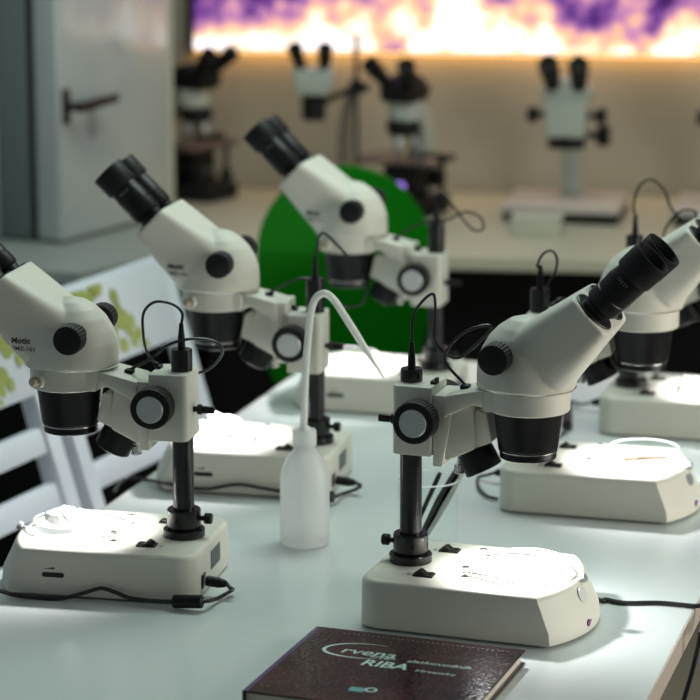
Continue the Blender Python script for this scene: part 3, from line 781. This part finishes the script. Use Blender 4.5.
cover_text('title_lettering', 'Hrvatske', (414, 671.5), .0105, M['bookink'], .15, 1.15)
b = B()                                                        # the sweeping capital C of the title
sw = [bq(u, v) + Vector((0, 0, .0001)) for u, v in ((388, 646.5), (370, 644.3), (348, 643.6), (331, 645.5), (324, 649.0), (329, 653.0), (345, 656.5), (362, 658.3), (378, 659.2))]
pth = catmull(sw, 8); n = len(pth)
prev = None
for i, p in enumerate(pth):
    f = i / (n - 1); hw_ = .0003 + .0016 * math.sin(PI * f) ** 1.5
    tg = (pth[min(i + 1, n - 1)] - pth[max(i - 1, 0)]).normalized(); s_ = Vector((-tg.y, tg.x, 0)) * hw_
    cur = (b.verts.new(p + s_), b.verts.new(p - s_))
    if prev: b.faces.new((prev[0], prev[1], cur[1], cur[0]))
    prev = cur
obj('title_swoosh', b, M['bookink'], cv)
o = bq(357, 689.5); b = B(); box(b, (o.x - .008, o.y - .006, BT - .0002), (o.x + .008, o.y + .006, BT + .0002)); obj('stamp', b, M['logoblue'], cv)
o = bq(371, 690); b = B(); lathe(b, [(.0065, 0), (.0065, .0002), (.0042, .0002), (.0042, 0)], (o.x, o.y, BT), seg=32, loop=True); obj('round_emblem', b, M['bookink'], cv)

# ------------------------------------------------------------------ power cables
def cable(label, pts, r=.0024, ferrite=None, plug=None, name='power_cable'):
    pts = [Vector(p) for p in pts]
    t = thing(name, label, 'cable', (pts[0].x, pts[0].y, 0), 0, 'black power cables on the table')
    o = Vector((pts[0].x, pts[0].y, 0))
    b = B(); tube(b, [p - o for p in pts], r, 8, 10); obj('cord', b, M['cable'], t)
    if ferrite:
        f0, f1 = Vector(ferrite[0]) - o, Vector(ferrite[1]) - o
        b = B(); L_ = (f1 - f0).length; lathe(b, [(.006, 0), (.0078, .0015), (.0078, L_ - .0015), (.006, L_)], f0, f1 - f0, seg=20); obj('ferrite_core', b, M['black'], t)
    if plug:
        f0, f1 = Vector(plug[0]) - o, Vector(plug[1]) - o
        b = B(); L_ = (f1 - f0).length; lathe(b, [(.0062, 0), (.0062, L_ * .6), (.0045, L_ * .9), (.0030, L_)], f0, f1 - f0, seg=16); obj('plug', b, M['rubber'], t)
    return t
def world_of(s, x, y, z):
    X, Y, yaw = SCOPES[s][:3]; q = math.radians(yaw)
    return Vector((X + math.cos(q) * x - math.sin(q) * y, Y + math.sin(q) * x + math.cos(q) * y, z))
sA = world_of('A', -.0396, .048, .018); sA2 = world_of('A', -.064, .050, .016)
def near(s_, u, v, y): p = loc_of(s_, u, v, y); p.z = max(p.z, .0032); return world_of(s_, p.x, p.y, p.z)
fa0, fa1 = near('A', 203, 601.5, .106), near('A', 173, 601.5, .106)
for _p in (fa0, fa1): _p.z = max(_p.z, .0080)
cable('black power cable with a thick core, running along the front left microscope base', [sA2, world_of('A', -.070, .058, .014), on_z(232, 590, .006), on_z(216, 599, .006), fa0, fa1, near('A', 155, 601, .104), near('A', 130, 598, .100), near('A', 116, 592.5, .098), near('A', 101, 588.5, .0975), near('A', 85, 592.5, .099), near('A', 62, 599, .101), near('A', 36, 600, .104), near('A', 14, 595, .108), near('A', -12, 587, .125)], .0024, (fa0, fa1), (sA, sA2))
sB = world_of('B', -.0396, .048, .018); sB2 = world_of('B', -.066, .050, .016)
fb0, fb1 = near('B', 334, 497, .107), near('B', 312, 497, .107)
for _p in (fb0, fb1): _p.z = max(_p.z, .0080)
cable('black power cable running behind the wash bottle along its microscope', [sB2, world_of('B', -.074, .056, .014), on_z(354, 490, .006), on_z(342, 494, .006), fb0, fb1, near('B', 290, 493, .101), near('B', 262, 488, .098), near('B', 236, 484.5, .0975), near('B', 205, 489, .099), near('B', 172, 484.5, .099), on_z(148, 480, .004), on_z(128, 478, .004), on_z(119, 484, .004), on_z(114, 493, .004)], .0024, (fb0, fb1), (sB, sB2))
sE = world_of('E', -.0396, .048, .018); sE2 = world_of('E', -.068, .050, .014)
cable('black power cable curling behind the base of the microscope with brown specimens', [sE2, world_of('E', -.078, .052, .010), on_z(478, 478, .004), on_z(479, 488, .004), on_z(487, 496, .004), on_z(497, 499, .004), world_of('E', -.030, -.094, .004), world_of('E', .02, -.100, .004) + Vector((0, 0, 0))][:6], .0022, None, (sE, sE2))
sF = world_of('F', -.0396, .048, .018); sF2 = world_of('F', -.068, .050, .014)
g0 = on_z(567, 426, .0080); g1 = on_z(567, 405, .0080)
cable('black power cable with a thick core beside the cut off microscope', [sF2, world_of('F', -.085, .050, .010), on_z(574, 402, .005), g1, g0, on_z(562, 434, .004), on_z(548, 440, .004), on_z(525, 438, .004)], .0022, (g0, g1), (sF, sF2))
sD = world_of('D', -.0396, .048, .018); sD2 = world_of('D', -.062, .050, .014)
c2 = on_z(625, 603, .0028); c3 = on_z(660, 603, .0028); c4 = on_z(693, 606, .003)
cable('black power cable leading from the front right microscope over the table edge', [sD2, world_of('D', -.074, .062, .008), world_of('D', -.062, .100, .003), world_of('D', .00, .115, .003), world_of('D', .08, .115, .003), world_of('D', .15, .110, .003), world_of('D', .200, .090, .003), on_z(606, 599.5, .003), c2, c3, c4, c4 + Vector((.012, -.004, .001)), c4 + Vector((.020, -.020, -.012)), at_y(702, 628, 2.67), at_y(698.5, 645, 2.665), at_y(692, 672, 2.66), at_y(684, 700, 2.655), at_y(674, 740, 2.65), at_y(668, 800, 2.65), at_y(670, 880, 2.66)], .0028, None, (sD, sD2))

# ------------------------------------------------------------------ slatted white chairs on the left
AC = math.radians(24.3)
BD = Vector((math.sin(AC), math.cos(AC), 0)); FD = Vector((math.cos(AC), -math.sin(AC), 0))
TZ = .17 + TOP           # top of the back above the floor
SEATZ = .455
lean = math.tan(math.radians(16.5))
def chair(label, far_top, leaves, seed, W=.425):
    """local frame: x towards the table, y along the back, origin on the floor under the middle of the rear seat edge"""
    top_mid = far_top - BD * (W / 2)
    o = top_mid + FD * ((TZ - SEATZ) * lean); o.z = -TOP
    t = thing('slatted_chair', label, 'chair', o, math.atan2(FD.y, FD.x), 'white slatted chairs along the table')
    X = lambda z: -(z - SEATZ) * lean
    def board(name, z0, z1, y0, y1, th=.018, m=M['chair'], parent=None, dx=0.0):
        b = B()
        prism(b, [(X(z0) - th / 2 + dx, z0), (X(z0) + th / 2 + dx, z0), (X(z1) + th / 2 + dx, z1), (X(z1) - th / 2 + dx, z1)], y0, y1, 'xz', .003, 2)
        return obj(name, b, m, parent or t)
    for sy in (-1, 1):
        y = sy * (W / 2 - .0175)
        b = B()
        prism(b, [(-.012, 0), (.022, 0), (.020, SEATZ), (X(TZ - .01) + .013, TZ - .010), (X(TZ - .01) - .015, TZ - .010), (-.020, SEATZ)], y - .0175, y + .0175, 'xz', .003, 2)
        obj('back_post', b, M['chair'], t)
        b = B(); prism(b, [(.365, 0), (.395, 0), (.400, SEATZ - .02), (.360, SEATZ - .02)], y - .017, y + .017, 'xz', .003, 2); obj('front_leg', b, M['chair'], t)
    crest_z0 = TZ - .128
    cb_ = B(); th = .024
    prism(cb_, [(X(crest_z0) - th / 2, crest_z0), (X(crest_z0) + th / 2, crest_z0), (X(TZ) + th / 2, TZ), (X(TZ) - th / 2, TZ)], -W / 2, W / 2, 'xz', .003, 2)
    for f in cb_.faces: f.material_index = 0
    for k, z in enumerate((TZ - .213, TZ - .294, TZ - .375)): board('back_slat', z, z + .037, -W / 2 + .030, W / 2 - .030, .016)
    for k in range(6):
        b = B(); box(b, (.005 + k * .068, -W / 2 + (.04 if k == 0 else 0), SEATZ - .02), (.065 + k * .068, W / 2 - (.04 if k == 0 else 0), SEATZ), .003); obj('seat_slat', b, M['chair'], t)
    b = B(); box(b, (.02, -W / 2 + .035, SEATZ - .07), (.37, -W / 2 + .055, SEATZ - .0205)); box(b, (.02, W / 2 - .055, SEATZ - .07), (.37, W / 2 - .035, SEATZ - .0205)); obj('seat_rail', b, M['chair'], t)
    # printed leaves on the crest rail
    rg = random.Random(seed)
    for cy, cz, n_ in leaves:
        for k in range(n_):
            y = cy + rg.uniform(-.030, .030); z = TZ - .064 + cz + rg.uniform(-.040, .040); a = rg.uniform(0, PI); L_ = rg.uniform(.018, .028)
            if abs(y) > W / 2 - .025: continue
            pts = []
            for q in range(12):
                tq = 2 * PI * q / 12; px = L_ * math.cos(tq) * (.5 + .1 * math.cos(3 * tq)); pz = L_ * .70 * math.sin(tq) * (.6 + .4 * math.cos(tq / 2) ** 2)
                yy = y + px * math.cos(a) - pz * math.sin(a); zz = min(TZ - .006, max(TZ - .122, z + px * math.sin(a) + pz * math.cos(a)))
                pts.append((yy, zz))
            f = cb_.faces.new([cb_.verts.new((X(zz) + .0128 + .0002 * k, yy, zz)) for yy, zz in pts])
            f.material_index = 1
    me_ = to_mesh('crest_rail', cb_, M['chair']); me_.materials.append(M['leaf'])
    link('crest_rail', me_, t)
    return t
P2f = Vector((-.310, 4.085, .17))
chair('white slatted wooden chair, the farther of the two left of the table', P2f, ((-.11, .02, 12), (-.055, .015, 12), (.0, -.005, 9), (.05, -.02, 5)), 3)
chair('white slatted wooden chair, the nearer of the two left of the table', P2f - BD * .455, ((.0, .0, 8), (.075, -.025, 9), (.135, -.01, 9)), 5)

# ------------------------------------------------------------------ green shell chair
g = thing('shell_chair', 'green chair with a round moulded back at the far table end', 'chair', (-.006, 4.40, -TOP), math.radians(4))
b = B()
zc = .110 + TOP
NU, NV = 24, 16
def shell_pt(u, w, off):
    # u angle round the rim, w 0..1 centre to rim
    ca, sa = math.cos(u), math.sin(u)
    rx, rz = .158, .150 if sa > 0 else .33
    e = 1.0 if sa > 0 else .72
    x = rx * w * math.copysign(abs(ca) ** e, ca); z = rz * w * math.copysign(abs(sa) ** (1.0 if sa > 0 else .72), sa)
    y = .06 - 1.6 * x * x + (-.12 * (z / .33) if z < 0 else .02 * z / .15)
    return Vector((x, y + off, zc + z))
outer = [[shell_pt(2 * PI * j / 48, w, .0) for j in range(48)] for w in (.02, .3, .6, .85, .97, 1.0)]
inner = [[shell_pt(2 * PI * j / 48, w, .022) for j in range(48)] for w in (1.0, .97, .85, .6, .3, .02)]
skin_rings(b, outer + inner)
obj('backrest', b, M['green'], g, sharp=60)
b = B(); lathe(b, [(0, .43), (.15, .43), (.185, .445), (.190, .46), (.180, .475), (.12, .47), (0, .465)], (0, -.10, 0), seg=40); obj('seat', b, M['green'], g)
b = B(); cyl(b, (0, -.08, .05), (0, -.08, .435), .022); obj('pedestal', b, M['black'], g)
b = B()
for k in range(5):
    a = 2 * PI * k / 5 + .3; tube(b, [(0, -.08, .075), (.13 * math.cos(a), -.08 + .13 * math.sin(a), .055), (.25 * math.cos(a), -.08 + .25 * math.sin(a), .028)], .014, 4, 10)
obj('foot_star', b, M['black'], g)
for k in range(5):
    a = 2 * PI * k / 5 + .3; b = B(); lathe(b, [(.020, -.012), (.024, -.008), (.024, .008), (.020, .012)], (.25 * math.cos(a), -.08 + .25 * math.sin(a), .024), (-math.sin(a), math.cos(a), 0), seg=20); obj('castor', b, M['black'], g)

# ------------------------------------------------------------------ back of the room
W0 = Vector((-.2618, 5.9368, 0)); W1 = Vector((.7228, 5.8128, 0))
WD = (W1 - W0).normalized(); WN = Vector((WD.y, -WD.x, 0))           # WN points to the camera
yawW = math.atan2(WD.y, WD.x)
b = B(); box(b, (-1.4, 0, -TOP), (2.6, .10, 2.0)); o = struct(obj('wall_back', b, M['wall'], None, W0, (0, 0, yawW)))
# floor
b = B(); box(b, (-2.6, -.5, -TOP - .05), (3.4, 6.6, -TOP)); struct(obj('floor', b, M['floor']))
# left wall, running forward from the back wall
LW = W0 - WD * 1.10
b = B(); box(b, (-.10, -5.6, -TOP), (0, .0, 2.0)); struct(obj('wall_left', b, M['wallblue'], None, LW, (0, 0, yawW + math.radians(4))))

# worktop along the back wall (its left end is cut to the line of the oven bench)
front = lambda s: W0 + WN * .86 + WD * s
bl_ = [Vector((-.340, 5.085, 0)), Vector((-.392, 5.55, 0)), Vector((-.452, W0.y + .020, 0)), W0 + WD * 2.3 + WN * .003, front(2.3)]
b = B(); prism(b, [(p.x, p.y) for p in bl_], -.028, 0, 'xy', .002, 1)
tag(obj('worktop', b, M['counter']), 'beige worktop along the back wall', 'worktop')
inset = [Vector((-.30, 5.15, 0)), Vector((-.34, 5.55, 0)), Vector((-.40, W0.y - .0, 0)), W0 + WD * 2.28 + WN * .004, front(2.28) - WN * .05]
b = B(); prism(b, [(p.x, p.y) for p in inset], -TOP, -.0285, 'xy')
tag(obj('base_cabinet', b, M['void']), 'cabinet front below the beige back worktop, black for the shade there', 'cabinet')
# oven bench in the left corner
c0 = Vector((-.5281, 4.8445, 0)); d1 = Vector((.423, .906, 0)); d2 = Vector((-.906, .423, 0))
pts = [c0, Vector((-.350, 5.085, 0)), Vector((-.402, 5.55, 0)), Vector((-.458, W0.y + .022, 0)), W0 - WD * 1.07 + WN * .0, c0 + d2 * .62]
pts[4] = LW + WD * .03 + WN * .003
pts[5] = LW + WD * .06 + WN * .95
b = B(); prism(b, [(p.x, p.y) for p in pts], -.030, 0, 'xy', .002, 1)
tag(obj('bench_top', b, M['bench']), 'grey green bench top under the steel oven', 'worktop')
cen = sum(pts, Vector()) / 6
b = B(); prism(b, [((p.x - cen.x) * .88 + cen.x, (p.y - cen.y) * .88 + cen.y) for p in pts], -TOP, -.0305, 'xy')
tag(obj('base_cabinet', b, M['void']), 'base under the grey green oven bench, black for the shade there', 'cabinet')

# steel oven on the bench
oc = Vector((-.5975, 5.1506, 0)); od = Vector((.473, .881, 0)).normalized()
ov = thing('drying_oven', 'grey steel oven with a lever handled door, on the left bench', 'oven', oc, math.atan2(od.y, od.x))
OW, OH = .420, .74        # local x along the door, +y away from the door face (to the left)
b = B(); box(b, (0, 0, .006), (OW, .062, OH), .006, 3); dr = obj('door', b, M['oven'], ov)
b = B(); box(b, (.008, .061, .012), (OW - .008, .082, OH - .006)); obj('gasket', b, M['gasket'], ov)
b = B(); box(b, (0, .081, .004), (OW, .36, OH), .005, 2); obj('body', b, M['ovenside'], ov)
b = B(); box(b, (OW + .001, .004, .006), (OW + .030, .32, OH), .004, 2); obj('hinge_panel', b, M['card'], ov)
hz = .286
hx = .022
b = B(); box(b, (hx - .010, -.008, hz - .036), (hx + .012, .001, hz + .036), .003); hp = obj('handle_plate', b, M['handle'], dr)
b = B(); cyl(b, (hx, -.005, hz), (hx, -.042, hz), .010, .009, 20); tube(b, [(hx - .006, -.040, hz), (hx + .03, -.042, hz + .001), (hx + .075, -.043, hz + .004), (hx + .125, -.043, hz + .007)], lambda q: .0115 - .002 * q, 6, 14); obj('lever', b, M['handle'], dr)
b = B(); cyl(b, (hx + .090, -.002, hz - .012), (hx + .090, -.012, hz - .012), .008, seg=20); box(b, (hx + .087, -.013, hz - .060), (hx + .093, -.011, hz - .010), .0005); lathe(b, [(.010, -.001), (.010, .001), (.004, .001), (.004, -.001)], (hx + .090, -.012, hz - .062), (0, 1, 0), seg=20, loop=True)
obj('key', b, M['brushed'], dr)
# pale blue cabinet just left of it
cbo = oc + Vector((-od.y, od.x, 0)) * .152 - od * .035
cb = thing('wall_cabinet', 'pale blue cabinet at the far left beside the steel oven', 'cabinet', cbo, math.atan2(od.y, od.x))
b = B(); box(b, (-.0, .0, .004), (.033, .24, .80), .004); obj('door', b, M['cabinet'], cb)

# backlit picture panel on the wall
PZ = .328
pl0 = W0 + WD * (-.112); pl0.z = PZ
po = thing('lightbox_picture', 'glowing violet and orange picture panel on the back wall', 'picture', pl0, yawW)
b = B(); box(b, (0, -.030, 0), (2.0, -.002, .80)); obj('frame', b, M['bgblack'], po)
b = B(); box(b, (.012, -.0315, .004), (1.988, -.0300, .796)); obj('picture', b, M['poster'], po)
b = B(); box(b, (.012, -.0290, -.0015), (1.988, -.006, .0005)); obj('edge_glow_strip', b, M['edgeglow'], po)  # glowing strip added to throw the orange glow on the wall below

# ------------------------------------------------------------------ instruments on the back worktop
def eyepiece_bg(b, base, direction, L_=.075, r=.0155):
    lathe(b, [(r * .95, 0), (r * .95, L_ * .55), (r * 1.12, L_ * .6), (r * 1.2, L_), (r * .85, L_), (r * .8, L_ * .9), (0, L_ * .9)], base, direction, seg=20)

def compound(label, loc, rz, spl=.22, lit=True):
    t = thing('compound_microscope', label, 'microscope', loc, rz, 'compound microscopes on the back worktop')
    b = B(); prism(b, [(-.055, -.10), (.055, -.10), (.075, .0), (.065, .09), (-.065, .09), (-.075, .0)], 0, .038, 'xy', .006, 2); base = obj('base', b, M['bgblack'], t)
    b = B(); lathe(b, [(.030, .037), (.028, .052), (.020, .056), (0, .056)], (0, -.02, 0), seg=28); lp = obj('lamp_collector', b, M['bgblack'], t)
    b = B(); box(b, (-.017, -.052, .053), (.017, -.046, .076), .004); obj('lamp_window', b, M['violet'] if lit else M['lens'], lp)
    b = B(); box(b, (-.040, -.046, .04), (.040, .03, .112), .008); obj('condenser', b, M['bgblack'], t)
    b = B(); prism(b, [(.045, .03), (.09, .03), (.09, .17), (.075, .225), (.03, .245), (-.035, .245), (-.035, .215), (.02, .210), (.045, .17)], -.024, .024, 'yz', .006, 2)
    obj('arm', b, M['bgpale'], t)
    b = B(); box(b, (-.092, -.075, .118), (.092, .055, .131), .003); st = obj('stage', b, M['stageglaze'], t)
    b = B(); box(b, (.04, -.02, .131), (.115, .01, .139), .002); obj('slide_holder', b, M['bgblack'], st)
    b = B(); cyl(b, (.100, -.03, .13), (.100, -.03, .045), .006, seg=16); lathe(b, [(.013, 0), (.014, .03), (.011, .032)], (.100, -.03, .022), seg=20); obj('stage_drive', b, M['bgblack'], st)
    b = B(); lathe(b, [(.020, .215), (.036, .210), (.038, .190), (.030, .178), (0, .178)], (0, -.022, 0), seg=32); np_ = obj('nosepiece', b, M['bgblack'], t)
    for k in range(3):
        a = 2 * PI * k / 3 + .5; c = Vector((.018 * math.cos(a), -.022 + .018 * math.sin(a), .182)); d = Vector((.25 * math.cos(a), .25 * math.sin(a), -1))
        b = B(); lathe(b, [(.0105, 0), (.0105, .022), (.007, .034), (.003, .036)], c, d, seg=18); obj('objective', b, M['brushed'], np_)
    b = B(); lathe(b, [(.036, .212), (.038, .218), (.036, .252), (.030, .262)], (0, -.012, 0), seg=36); hd = obj('head', b, M['bgpale'], t)
    b = B(); prism(b, [(-.06, .252), (.03, .252), (.045, .28), (.0, .312), (-.075, .285)], -.038, .038, 'yz', .008, 2); bi = obj('binocular_body', b, M['bgblack'], t)
    for sx in (-1, 1):
        b = B(); eyepiece_bg(b, Vector((sx * .024, -.040, .285)), Vector((sx * spl, -.62, .60)), .085, .0165); obj('eyepiece', b, M['bgblack'], t)
    for sx in (-1, 1):
        b = B(); lathe(b, [(.022, 0), (.023, .002), (.023, .016), (.014, .018), (.014, .032), (.010, .034)], (sx * .024, .068, .075), (sx, 0, 0), seg=24); obj('focus_knob', b, M['bgblack'], t)
    return t
compound('black and pale compound microscope in mid worktop behind the green chair', (.128, 5.56, 0), math.radians(-28))
compound('black and pale compound microscope beside the steel oven', (-.372, 5.80, 0), math.radians(55), lit=False)

def plate_scope(label, loc, rz):
    t = thing('stereo_microscope', label, 'microscope', loc, rz, 'plate based stereo microscopes on the back worktop')
    b = B(); box(b, (-.128, -.115, .022), (.128, .115, .040), .003); obj('base_plate', b, M['plateboard'], t)
    b = B(); box(b, (-.125, -.112, 0), (.125, .112, .0218), .003); obj('plate_plinth', b, M['bgblack'], t)
    b = B(); box(b, (-.020, .045, .040), (.025, .085, .215), .005); obj('column', b, M['bgpale'], t)
    b = B(); box(b, (-.040, .010, .145), (.040, .050, .205), .005); fc = obj('focus_mount', b, M['bgpale'], t)
    for sx in (-1, 1):
        b = B(); lathe(b, [(.008, 0), (.008, .022), (.024, .024), (.024, .048), (.020, .051)] if sx > 0 else [(.008, 0), (.008, .012)], (sx * .038, .035, .176), (sx, 0, 0), seg=24); obj('focus_knob', b, M['bgblack'], fc)
    b = B(); prism(b, [(-.042, .178), (.042, .178), (.046, .23), (.054, .285), (.038, .305), (-.038, .305), (-.054, .285), (-.046, .23)], -.055, .020, 'xz', .010, 3); hd = obj('head', b, M['bgpale'], t)
    b = B(); lathe(b, [(.040, 0), (.042, .004), (.040, .022), (.030, .024)], (0, -.018, .155), seg=32); obj('objective', b, M['bgblack'], t)
    for sx in (-1, 1):
        b = B(); lathe(b, [(.007, 0), (.007, .020), (.017, .022), (.017, .042), (.015, .044)], (sx * .043, -.018, .226), (sx, 0, 0), seg=22); obj('zoom_knob', b, M['bgblack'], t)
        b = B(); eyepiece_bg(b, Vector((sx * .028, -.035, .287)), Vector((sx * .05, -.66, .60)), .090, .019); obj('eyepiece', b, M['bgblack'], t)
    return t
plate_scope('pale stereo microscope on a large plate base, wholly in view on the back worktop', (.480, 5.53, 0), math.radians(-12))
plate_scope('pale stereo microscope on a plate base, half out of view at the right edge', (.846, 5.47, 0), math.radians(-12))

# boom stand microscope
bs = thing('boom_microscope', 'pale stereo microscope hung from a thin boom stand at the back', 'microscope', (.014, 5.62, 0), math.radians(-8))
b = B(); box(b, (-.15, -.10, 0), (.015, .06, .018), .004); obj('base_plate', b, M['bgpale'], bs)
b = B(); cyl(b, (0, 0, .018), (0, 0, .385), .0055, seg=16); cyl(b, (0, 0, .385), (0, 0, .392), .0068, seg=16); obj('pole', b, M['darksteel'], bs)
b = B(); box(b, (-.013, -.013, .258), (.013, .013, .292), .003); lathe(b, [(.009, 0), (.010, .016), (.007, .018)], (.012, 0, .275), (1, 0, 0), seg=16); obj('clamp', b, M['bgblack'], bs)
b = B(); cyl(b, (-.005, -.004, .275), (-.075, -.030, .242), .0075, seg=16); obj('boom_arm', b, M['bgblack'], bs)
b = B(); prism(b, [(-.126, .262), (-.056, .262), (-.046, .300), (-.050, .335), (-.072, .320), (-.110, .320), (-.132, .335), (-.136, .300)], -.065, -.005, 'xz', .008, 2); obj('head', b, M['bgpale'], bs)
b = B(); lathe(b, [(.024, 0), (.026, .003), (.027, .052), (.022, .058)], (-.091, -.035, .205), seg=28); obj('objective', b, M['bgblack'], bs)
for sx in (-1, 1):
    b = B(); eyepiece_bg(b, Vector((-.091 + sx * .026, -.045, .318)), Vector((sx * .10, -.5, .66)), .068, .0145); obj('eyepiece', b, M['bgblack'], bs)
b = B()
for k in range(4): tube(b, [(-.004 - .004 * k, -.012, .268), (-.012 - .007 * k, -.016, .20), (-.014 - .008 * k, -.016, .10), (-.004 - .010 * k, -.016, .022)], .0022, 6, 8)
obj('hanging_cables', b, M['cable'], bs)

# small pale box in front of the plate
bp_ = on_z(535, 236.5, 0)
b = B(); box(b, (-.052, 0, 0), (.052, .07, .036), .003); bx_ = tag(obj('small_box', b, M['card'], None, (bp_.x, bp_.y, 0), (0, 0, math.radians(-10))), 'small pale box on the back worktop before the plate based microscope', 'box')
b = B(); box(b, (-.054, -.002, .030), (.054, .072, .040), .002); obj('lid', b, M['card'], bx_)

# ------------------------------------------------------------------ light
w = bpy.data.worlds.new('room_air'); SC.world = w; w.use_nodes = True
bg = w.node_tree.nodes['Background']; bg.inputs['Color'].default_value = (0.80, 0.93, 0.90, 1); bg.inputs['Strength'].default_value = 0.13
def area(name, loc, target, size, power, color, sy=None):
    ld = bpy.data.lights.new(name, 'AREA'); ld.energy = power; ld.color = color; ld.size = size
    if sy: ld.shape = 'RECTANGLE'; ld.size_y = sy
    lo = bpy.data.objects.new(name, ld); COL.objects.link(lo); lo.location = loc
    lo.rotation_euler = (Vector(target) - Vector(loc)).to_track_quat('-Z', 'Y').to_euler()
    return lo
area('ceiling_light', (.35, 3.9, 2.1), (.0, 2.8, 0), 1.7, 36, (.80, 1.0, .93), .8)
area('right_fill', (1.9, 2.5, .36), (0, 3.0, .2), 1.2, 26, (1.0, .95, .87), 1.0)  # fill added from the right to lift right-facing sides; source unseen
area('ceiling_light', (.4, 5.0, 1.75), (.3, 5.4, 0), 1.4, 6, (1.0, .98, .88), .8)

# ------------------------------------------------------------------ camera
cd = bpy.data.cameras.new('camera'); cam = bpy.data.objects.new('camera', cd); COL.objects.link(cam)
cam.location = (0, 0, CAM_H); cam.rotation_euler = (PI / 2 - PITCH, 0, 0)
cd.sensor_width = 36; cd.lens = 36 * F_PX / 700
cd.dof.use_dof = True; cd.dof.focus_distance = 2.83; cd.dof.aperture_fstop = 5.0
cd.clip_start = .05
SC.camera = cam

for o in list(SC.objects):
    if o.parent is None: o.location.z += TOP

vs = SC.view_settings
vs.view_transform = 'Standard'; vs.look = 'None'; vs.gamma = 1; vs.exposure = 0.0; vs.use_curve_mapping = False
